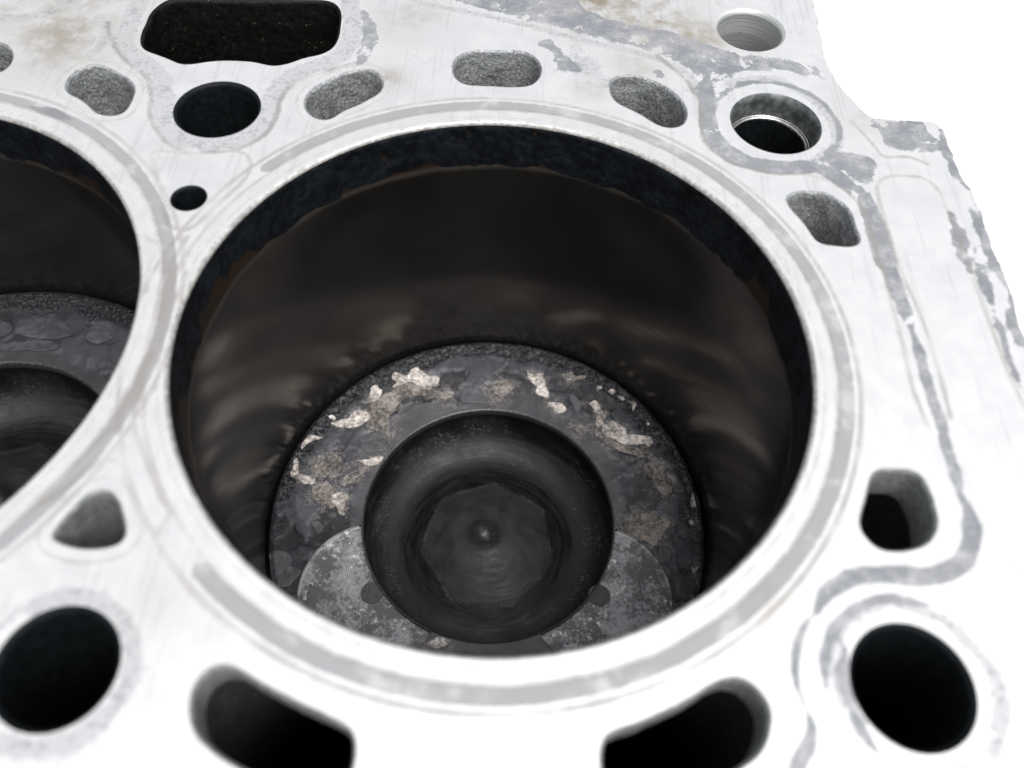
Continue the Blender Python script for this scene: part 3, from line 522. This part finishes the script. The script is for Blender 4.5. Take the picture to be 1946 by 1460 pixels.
outer = out0 + nz*1.5*vis
def deck_test(P):
    r = inside(P, outer)
    for k, L in rim.items(): r &= ~inside(P, L)
    return r
V, Q4, T3 = region_mesh([outer]+list(rim.values()), deck_test, (-139, 74, -77, 113), 0.45)
def ring_sdf(P, c, a0, a1):
    d = P-np.array(c); r = np.hypot(d[:,0], d[:,1]); an = np.degrees(np.arctan2(d[:,1], d[:,0])) % 360
    f = np.abs(r-46.1)-1.02
    pen = np.where((an > a0) & (an < a1), (np.minimum(an-a0, a1-an))*0.8, 0)      # gap where the print is missing
    return f + np.minimum(pen, 3)
grey = np.full(len(V), 14.0); ragged = np.full(len(V), 0.9)
for i, (pts, hw) in enumerate(STROKE): grey = np.minimum(grey, stroke_dist(V, pts, hw, 70+i))
for k, pts in POLY.items():
    L = ccw(spline(pts, 1.0)); d = line_dist(V, L, 0, True); d = np.where(inside(V, L), -d, d)
    ragged = np.where(d < 3, 3.4, ragged); grey = np.minimum(grey, d)
ex = line_dist(V, outer, 0, True); en = fbm(V, 3, 4, 21)
grey = np.where((V[:,0] > 56) & (V[:,1] < 47), np.minimum(grey, ex-1.4+(en-0.45)*7), grey)
jd = np.hypot(V[:,0]-CIRC['J'][0], V[:,1]-CIRC['J'][1])
grey = np.minimum(grey, np.abs(jd-10.3)-0.5)
mott = np.full(len(V), 14.0)
for pts, hw in MOTT: mott = np.minimum(mott, line_dist(V, spline(pts, 1.0, False), hw))
for k, w0, w1 in (('N', 7.0, 9.0), ('Q', 7.4, 9.2), ('D', 7.2, 8.6)):
    d = np.hypot(V[:,0]-CIRC[k][0], V[:,1]-CIRC[k][1]); mott = np.minimum(mott, np.abs(d-(w0+w1)/2)-(w1-w0)/2+0.5)
mott = np.minimum(mott, np.where(V[:,1] > 52, 2.0-6*(fbm(V, 14, 3, 31)-0.36), 14))  # far-deck oxide film; its grey also paints in the weaker sky reflection
bead = np.full(len(V), 14.0)
for pts in LINES: bead = np.minimum(bead, line_dist(V, spline(pts, 1.0, False)))
for c in ((0, 0), BORE2):
    r = np.hypot(V[:,0]-c[0], V[:,1]-c[1])
    for rr, w in ((45.0, 0.06), (47.9, 0.0), (43.3, 0.2)): bead = np.minimum(bead, np.abs(r-rr)+w)
for k, e in (('B', 1.5), ('F', 1.5), ('M', 1.8)):
    bead = np.minimum(bead, np.abs(line_dist(V, cuts[k], 0, True)-e)+0.12)
ring = np.minimum(ring_sdf(V, (0, 0), 142, 228), ring_sdf(V, BORE2, 95, 300)+0.1)
ragged = np.where((V[:,0] > 60) & (V[:,1] > 2), 2.6, ragged); ragged = np.where((V[:,0] < -20) & (V[:,1] > 50), 2.2, ragged)
stain = np.zeros(len(V))
for x, y, rr, am in STAIN: stain = np.maximum(stain, am*np.exp(-((V[:,0]-x)**2+(V[:,1]-y)**2)/(rr*rr)))
deck = mesh_obj('deck_face', np.c_[V, np.zeros(len(V))], [Q4, T3], M['deck'], block, False,
                dict(grey=grey, ragged=ragged, mott=mott, bead=bead, ring=ring, stain=stain))
# flank of the casting
prof = [(0, 0), (-0.5, 0.35), (-2, 0.6), (-6, 0.2), (-14, 0.5), (-60, 1.0), (-130, 1.5), (-215, 2)]
V, F = tube(outer, prof, 0.5, 5, inward=False, cap=True)
mesh_obj('cast_flank', V, F, M['side'], block)
def hole(name, k, mat, depth, rough=0.0, taper=0.0, fine=11.0, label=None, flare=None):
    c = chamf[k]
    pr = [(0, c), (-c*0.55, c*0.22), (-c, 0)]
    z = -c
    while z > -min(fine, depth): z -= 0.5; pr.append((z, taper*z))
    if depth > fine:
        for q in np.linspace(fine+2, depth, 8): pr.append((-q, -taper*q))
    if flare:                                       # the water jacket opens out under the deck
        pr = [q for q in pr if q[0] > -flare[0]]+[(-flare[0], 0), (-flare[0]-0.8, 0.7), (-flare[0]-2, 2.5), (-flare[0]-4.5, flare[1]), (-flare[0]-20, flare[1]), (-depth, flare[1])]
    V, F = tube(cuts[k], pr, rough, sum(map(ord, k)))
    o = mesh_obj(name, V, F, mat, block)
    if label: o['label'] = label
    return o
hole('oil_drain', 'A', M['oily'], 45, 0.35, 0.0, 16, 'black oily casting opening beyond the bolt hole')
for k in 'BCFGHK': hole('coolant_slot', k, M['cast'], 26, 0.30, 0.03)
hole('coolant_slot', 'M', M['smooth'], 40, 0.12, 0.0, 16)
hole('coolant_slot', 'L', M['smooth'], 60, 0.15, flare=(6.5, 5.0))
hole('coolant_slot', 'O', M['smooth'], 120, 0.15, flare=(5.0, 5.5))
hole('coolant_slot', 'P', M['smooth'], 120, 0.15, flare=(5.0, 5.5))
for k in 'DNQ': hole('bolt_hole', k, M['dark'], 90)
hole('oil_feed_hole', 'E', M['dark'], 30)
hole('dowel_hole', 'I', M['bored'], 20, label='reamed dowel hole with bright tooled wall')
# stepped bolt hole with a steel dowel sleeve below the counterbore
c = chamf['J']; cj = cuts['J']
V, F = tube(cj, [(0, c), (-c, 0), (-1.5, 0), (-3.0, 0), (-4.4, 0)], cap=False)
mesh_obj('counterbore', V, F, M['cbore'], block)
V, F = tube(cj, [(-4.6, 0.0), (-4.15, -0.05), (-4.0, -0.15), (-4.0, -0.30), (-4.25, -0.42), (-4.05, -0.5), (-3.95, -0.62), (-4.0, -0.82), (-4.2, -0.95), (-4.6, -1.0)], cap=False)
mesh_obj('dowel_sleeve', V, F, M['steel'], block)
V, F = tube(offset(cj, -1.0), [(-4.5, 0), (-10, 0), (-60, 0)])
mesh_obj('bolt_hole', V, F, M['dark'], block)
# bores
for c, k in (((0, 0), 'bore'), (BORE2, 'bore2')):
    V, F = tube(cuts[k], [(0, 0.45), (-0.12, 0.2), (-0.32, 0.06), (-0.6, 0.0)], cap=False)
    mesh_obj('liner_edge', V, F, M['liner'], block, origin=(c[0], c[1], 0))
    zs = np.r_[-0.6, np.linspace(-1, -12, 14), np.linspace(-14, -150, 40)]
    V, F = tube(cuts[k], [(z, 0) for z in zs])
    mesh_obj('cylinder_bore', V, F, M['bore'], block, origin=(c[0], c[1], 0))
    # hard carbon crust above the travel of the top ring
    n = 900; zs = np.arange(-0.45, -9.6, -0.22); th = np.arange(n)*2*np.pi/n
    TH, ZZ = np.meshgrid(th, zs); TH, ZZ = TH.ravel(), ZZ.ravel()
    P3 = np.c_[R*np.cos(TH)+c[0], R*np.sin(TH)+c[1], ZZ]
    gap = sstep(0.55, 0.66, fbm(np.c_[R*np.cos(TH)+c[0], R*np.sin(TH)+c[1]], 11, 3, 4))
    low = -8.7 + 3.4*gap + (fbm(P3, 3.6, 4, 6)-0.5)*2.4
    edge = sstep(-1.1, 0.9, ZZ-low)
    hgt = edge*(0.10 + (fbm(P3, 1.5, 4, 9)-0.42)*0.5 + (fbm(P3, 4.0, 2, 12)-0.5)*0.16) - 0.10*(1-edge)
    top = sstep(-0.45, -1.2, ZZ); hgt = hgt*top - 0.05*(1-top)
    rr = R-hgt
    mesh_obj('carbon_crust', np.c_[rr*np.cos(TH)+c[0], rr*np.sin(TH)+c[1], ZZ], [grid_faces(len(zs), n, True, True)], M['ring'], block, origin=(c[0], c[1], 0))

# ------------------------------------------------------------------ pistons
def build_piston(c, z0, label, seed, reliefs, flakes, h, mv=''):
    base = (c[0], c[1], z0-48)
    pis = empty('piston', base, label, 'piston', 'pistons in their bores')
    RC = 41.55
    oc = circle(0, 0, RC, 420); bc = circle(0, 0, BOWL_R+0.35, 300)
    rc = [circle(*q, 150) for q in reliefs]
    def t_ann(P): r = np.hypot(P[:,0], P[:,1]); return (r < RC-1e-4) & (r > BOWL_R+0.35)
    def t_rel(P):
        o = np.zeros(len(P), bool)
        for x, y, q in reliefs: o |= np.hypot(P[:,0]-x, P[:,1]-y) < q
        return o
    V, Q4, T3 = region_mesh([oc, bc]+rc, lambda P: t_ann(P) & ~t_rel(P), (-42, 42, -42, 42), h)
    r = np.hypot(V[:,0], V[:,1]); an = np.arctan2(V[:,1], V[:,0])
    wp = V + 7.5*(np.c_[fbm(V, 5, 5, seed+1), fbm(V, 5, 5, seed+2)]-0.5)
    f1, f2, id1 = worley(wp, 8.0, seed+3); g1, g2, id2 = worley(wp*1.1+40, 4.2, seed+4)
    zone = sstep(26.3, 29.3, r+(fbm(V, 5, 4, seed+5)-0.5)*11)
    gran = sstep(36.4, 38.4, r+(fbm(V, 5, 4, seed+6)-0.5)*5.0+1.4*np.sin(an)-0.9)*sstep(-14, 6, V[:,1]+(fbm(V, 6, 3, seed+61)-0.5)*20)
    plate = (id1 > 0.45)*0.34 + (id2 > 0.55)*0.22
    crack = np.exp(-((f2-f1)/0.22)**2)*sstep(0.45, 0.6, fbm(V, 5, 3, seed+71))
    hgt = zone*(1-gran)*(plate-0.12*crack) + (fbm(V, 0.6, 3, seed+7)-0.5)*0.06*zone
    hgt += gran*(0.12+0.6*(fbm(V, 0.7, 3, seed+8)-0.5))
    hgt += (fbm(V, 9, 3, seed+9)-0.5)*0.15
    hgt *= sstep(BOWL_R+0.35, BOWL_R+1.6, r)
    hgt -= 0.5*sstep(RC-0.7, RC, r)
    for x, y, q in reliefs: hgt *= sstep(0.0, 0.5, np.hypot(V[:,0]-x, V[:,1]-y)-q)
    tone = np.clip(0.02+0.55*id1+0.4*id2+(fbm(V, 2, 4, seed+11)-0.5)*0.6-0.9*crack, 0, 1)
    ash = np.zeros(len(V))
    for kind, pts in flakes:
        L = ccw(spline(pts, 0.6)); d = line_dist(V, L, 0, True); d = np.where(inside(V, L), 0, d)
        hgt *= 0.25+0.75*sstep(0.2, 1.0, d)
        if kind != 'grey': ash = np.maximum(ash, np.exp(-d/(1.5 if kind == 'tan' else 1.0)))
    W = np.c_[V+np.array(c), z0+hgt]
    mesh_obj('crown', W, [Q4, T3], M['crown'+mv], pis, True, dict(tone=tone, zone=zone, gran=gran, ash=ash))
    # combustion bowl, re-entrant, with a cone and a nub in the middle
    pr = [(BOWL_R+0.35, 0.0), (BOWL_R+0.12, -0.06), (BOWL_R-0.05, -0.25), (BOWL_R-0.12, -0.7), (BOWL_R-0.05, -1.6)]
    lipn = len(pr)
    pr2 = [(BOWL_R-0.05, -1.6), (24.6, -3.0), (25.7, -5.0), (26.3, -7.4), (26.1, -9.8), (25.0, -12.2), (23.0, -13.9), (20.6, -15.0), (18.2, -15.2), (16.2, -14.7), (14.4, -13.9), (12, -12.8), (9, -11.5), (6.8, -10.6), (4.9, -10.05), (3.6, -9.5), (2.7, -8.8), (1.9, -8.05), (1.1, -7.5), (0.5, -7.32), (0.02, -7.28)]
    def lathe(p, n, sub, amp):
        pp = spline(p, sub, False); t = np.arange(n)*2*np.pi/n
        rr, zz = pp[:,0], pp[:,1]
        X = (rr[:,None]*np.cos(t)).ravel(); Y = (rr[:,None]*np.sin(t)).ravel(); Zz = np.repeat(zz, n)
        P3 = np.c_[X, Y, Zz]; Zz = Zz + amp*(fbm(P3, 1.3, 3, seed+13)-0.5)*np.clip(np.repeat(rr, n)/4, 0.3, 1)
        sh = 1.2*np.clip(1-np.repeat(rr, n)/12, 0, 1)          # the cone stands a little off centre
        return np.c_[X+c[0]-sh, Y+c[1]+0.3*sh, Zz+z0], [grid_faces(len(pp), n, True, True)[:,::-1]]
    bowl = empty_part = None
    Vb, Fb = lathe(pr2, 220, 0.4, 0.10)
    Fb = [f[:,::-1] for f in Fb]
    bowl = mesh_obj('bowl', Vb, Fb, M['bowl'+mv], pis, origin=(c[0], c[1], z0))
    Vl, Fl = lathe(pr, 300, 0.15, 0.0)
    mesh_obj('bowl_lip', Vl, [f[:,::-1] for f in Fl], M['lip'], pis, origin=(c[0], c[1], z0))
    # side of the piston with three ring grooves
    sp = [(RC, -0.45), (RC, -7.5), (RC-2, -7.6), (RC-2, -9.6), (RC, -9.7), (RC, -13), (RC-2, -13.1), (RC-2, -15), (RC, -15.1), (RC, -48), (0.1, -48)]
    t = np.arange(240)*2*np.pi/240
    Vs = np.concatenate([np.c_[a*np.cos(t)+c[0], a*np.sin(t)+c[1], np.full(240, z0+b)] for a, b in sp])
    mesh_obj('skirt', Vs, [grid_faces(len(sp), 240, True, True)], M['skirt'], pis, False)
    for zz in (-8.6, -14.05):
        rp = [(R-2.2, zz+0.8), (R-0.02, zz+0.8), (R-0.02, zz-0.8), (R-2.2, zz-0.8)]
        Vs = np.concatenate([np.c_[a*np.cos(t)+c[0], a*np.sin(t)+c[1], np.full(240, z0+b)] for a, b in rp])
        mesh_obj('piston_ring', Vs, [grid_faces(4, 240, True, True)], M['steel'], pis, False)
    # valve pockets
    for x, y, q in reliefs:
        dz = -0.85
        tst = lambda P: t_ann(P) & (np.hypot(P[:,0]-x, P[:,1]-y) < q)
        ci = circle(x, y, q, 150)
        V, Q4, T3 = region_mesh([oc, bc, ci], tst, (x-q-1, x+q+1, y-q-1, y+q+1), 0.5)
        zf = dz+(fbm(V, 1.0, 3, seed+15)-0.5)*0.08
        keep = t_ann(ci)
        idx = np.where(keep & np.roll(keep, -1))[0]
        nv = len(V); wall = []
        Wv = np.concatenate([np.c_[ci, np.full(len(ci), 0.0)], np.c_[ci, np.full(len(ci), dz)]])
        nn = len(ci)
        wall = np.c_[nv+idx, nv+nn+idx, nv+nn+(idx+1) % nn, nv+(idx+1) % nn][:,::-1]
        VV = np.concatenate([np.c_[V, zf], Wv])+np.array([c[0], c[1], z0])
        pk = mesh_obj('valve_pocket', VV, [Q4, T3, wall], M['relief'], pis, False, origin=(x+c[0], y+c[1], z0))
        d = circle(x, y, 2.1, 40); nd = 40
        VV = np.concatenate([np.c_[d, np.full(nd, dz-0.05)], np.c_[x+(d[:,0]-x)*0.97, y+(d[:,1]-y)*0.97, np.full(nd, dz+0.13)], [[x, y, dz+0.13]]])+np.array([c[0], c[1], z0])
        k = np.arange(nd)
        mk = mesh_obj('centre_mark', VV, [np.c_[k, (k+1) % nd, nd+(k+1) % nd, nd+k], np.c_[nd+k, nd+(k+1) % nd, np.full(nd, 2*nd)]], M['mark'], pis, False)
        mk.parent = pk; mk.location = [-v for v in ((x+c[0])*MM, (y+c[1])*MM, z0*MM)]
    # flakes of ash and carbon lying on the crown
    for i, (kind, pts) in enumerate(flakes):
        L = ccw(spline(pts, 0.28)); L = L+1.0*(np.c_[fbm(L, 1.1, 4, seed+i), fbm(L, 1.1, 4, seed+i+50)]-0.5)
        rr = np.hypot(L[:,0], L[:,1]); lim = np.clip(rr, BOWL_R+0.6, RC-0.9); L = L*(lim/rr)[:,None]
        cen = L.mean(0); L = cen+(L-cen)*1.08; n = len(L); hh = dict(pale=0.34, tan=0.2, grey=0.32)[kind]
        lv = [(1.0, -0.15), (1.0, hh*0.75), (0.9, hh), (0.6, hh*0.95), (0.3, hh*0.85)]
        VV = np.concatenate([np.c_[cen+(L-cen)*s, np.full(n, z)] for s, z in lv]+[[[cen[0], cen[1], hh*0.8]]])
        top = VV[:,2] > hh*0.5
        VV[:,2] += top*(fbm(VV[:,:2], 0.8, 3, seed+i+90)-0.5)*hh*0.9
        VV += np.array([c[0], c[1], z0])
        k = np.arange(n); F = grid_faces(len(lv), n, True); l0 = (len(lv)-1)*n
        mesh_obj('ash_flake' if kind != 'grey' else 'carbon_flake', VV, [F, np.c_[l0+k, l0+(k+1) % n, np.full(n, len(VV)-1)]], M[kind+(mv if kind == 'grey' else '')], pis, False)
    return pis
p1 = build_piston((0.0, 0.0), Z0, 'piston with pale ash flakes and two grey valve pockets, deep in the middle bore', 100, REL, FLAKES, 0.30)
G2 = [('grey', [(-4, 33), (-1, 34.5), (3, 34.5), (6, 32.5), (6.5, 31), (2, 30), (-3, 30.5)]), ('grey', [(10, 33.5), (13, 32.8), (14.5, 31), (12.5, 29.5), (10, 30.5)]),
      ('grey', [(-12, 31), (-9, 33), (-6, 32.5), (-5.5, 30.5), (-8, 29), (-11.5, 29)]), ('grey', [(-6, 27.8), (-1, 28.6), (0.5, 27.6), (-4, 26.6)]),
      ('grey', [(-1, 29), (3, 29.4), (5, 28), (2, 27), (-1.5, 27.6)])]
p2 = build_piston(BORE2, Z2, 'darker piston without pale flakes, in the bore cut off by the left edge', 300, REL, G2, 0.36, '2')
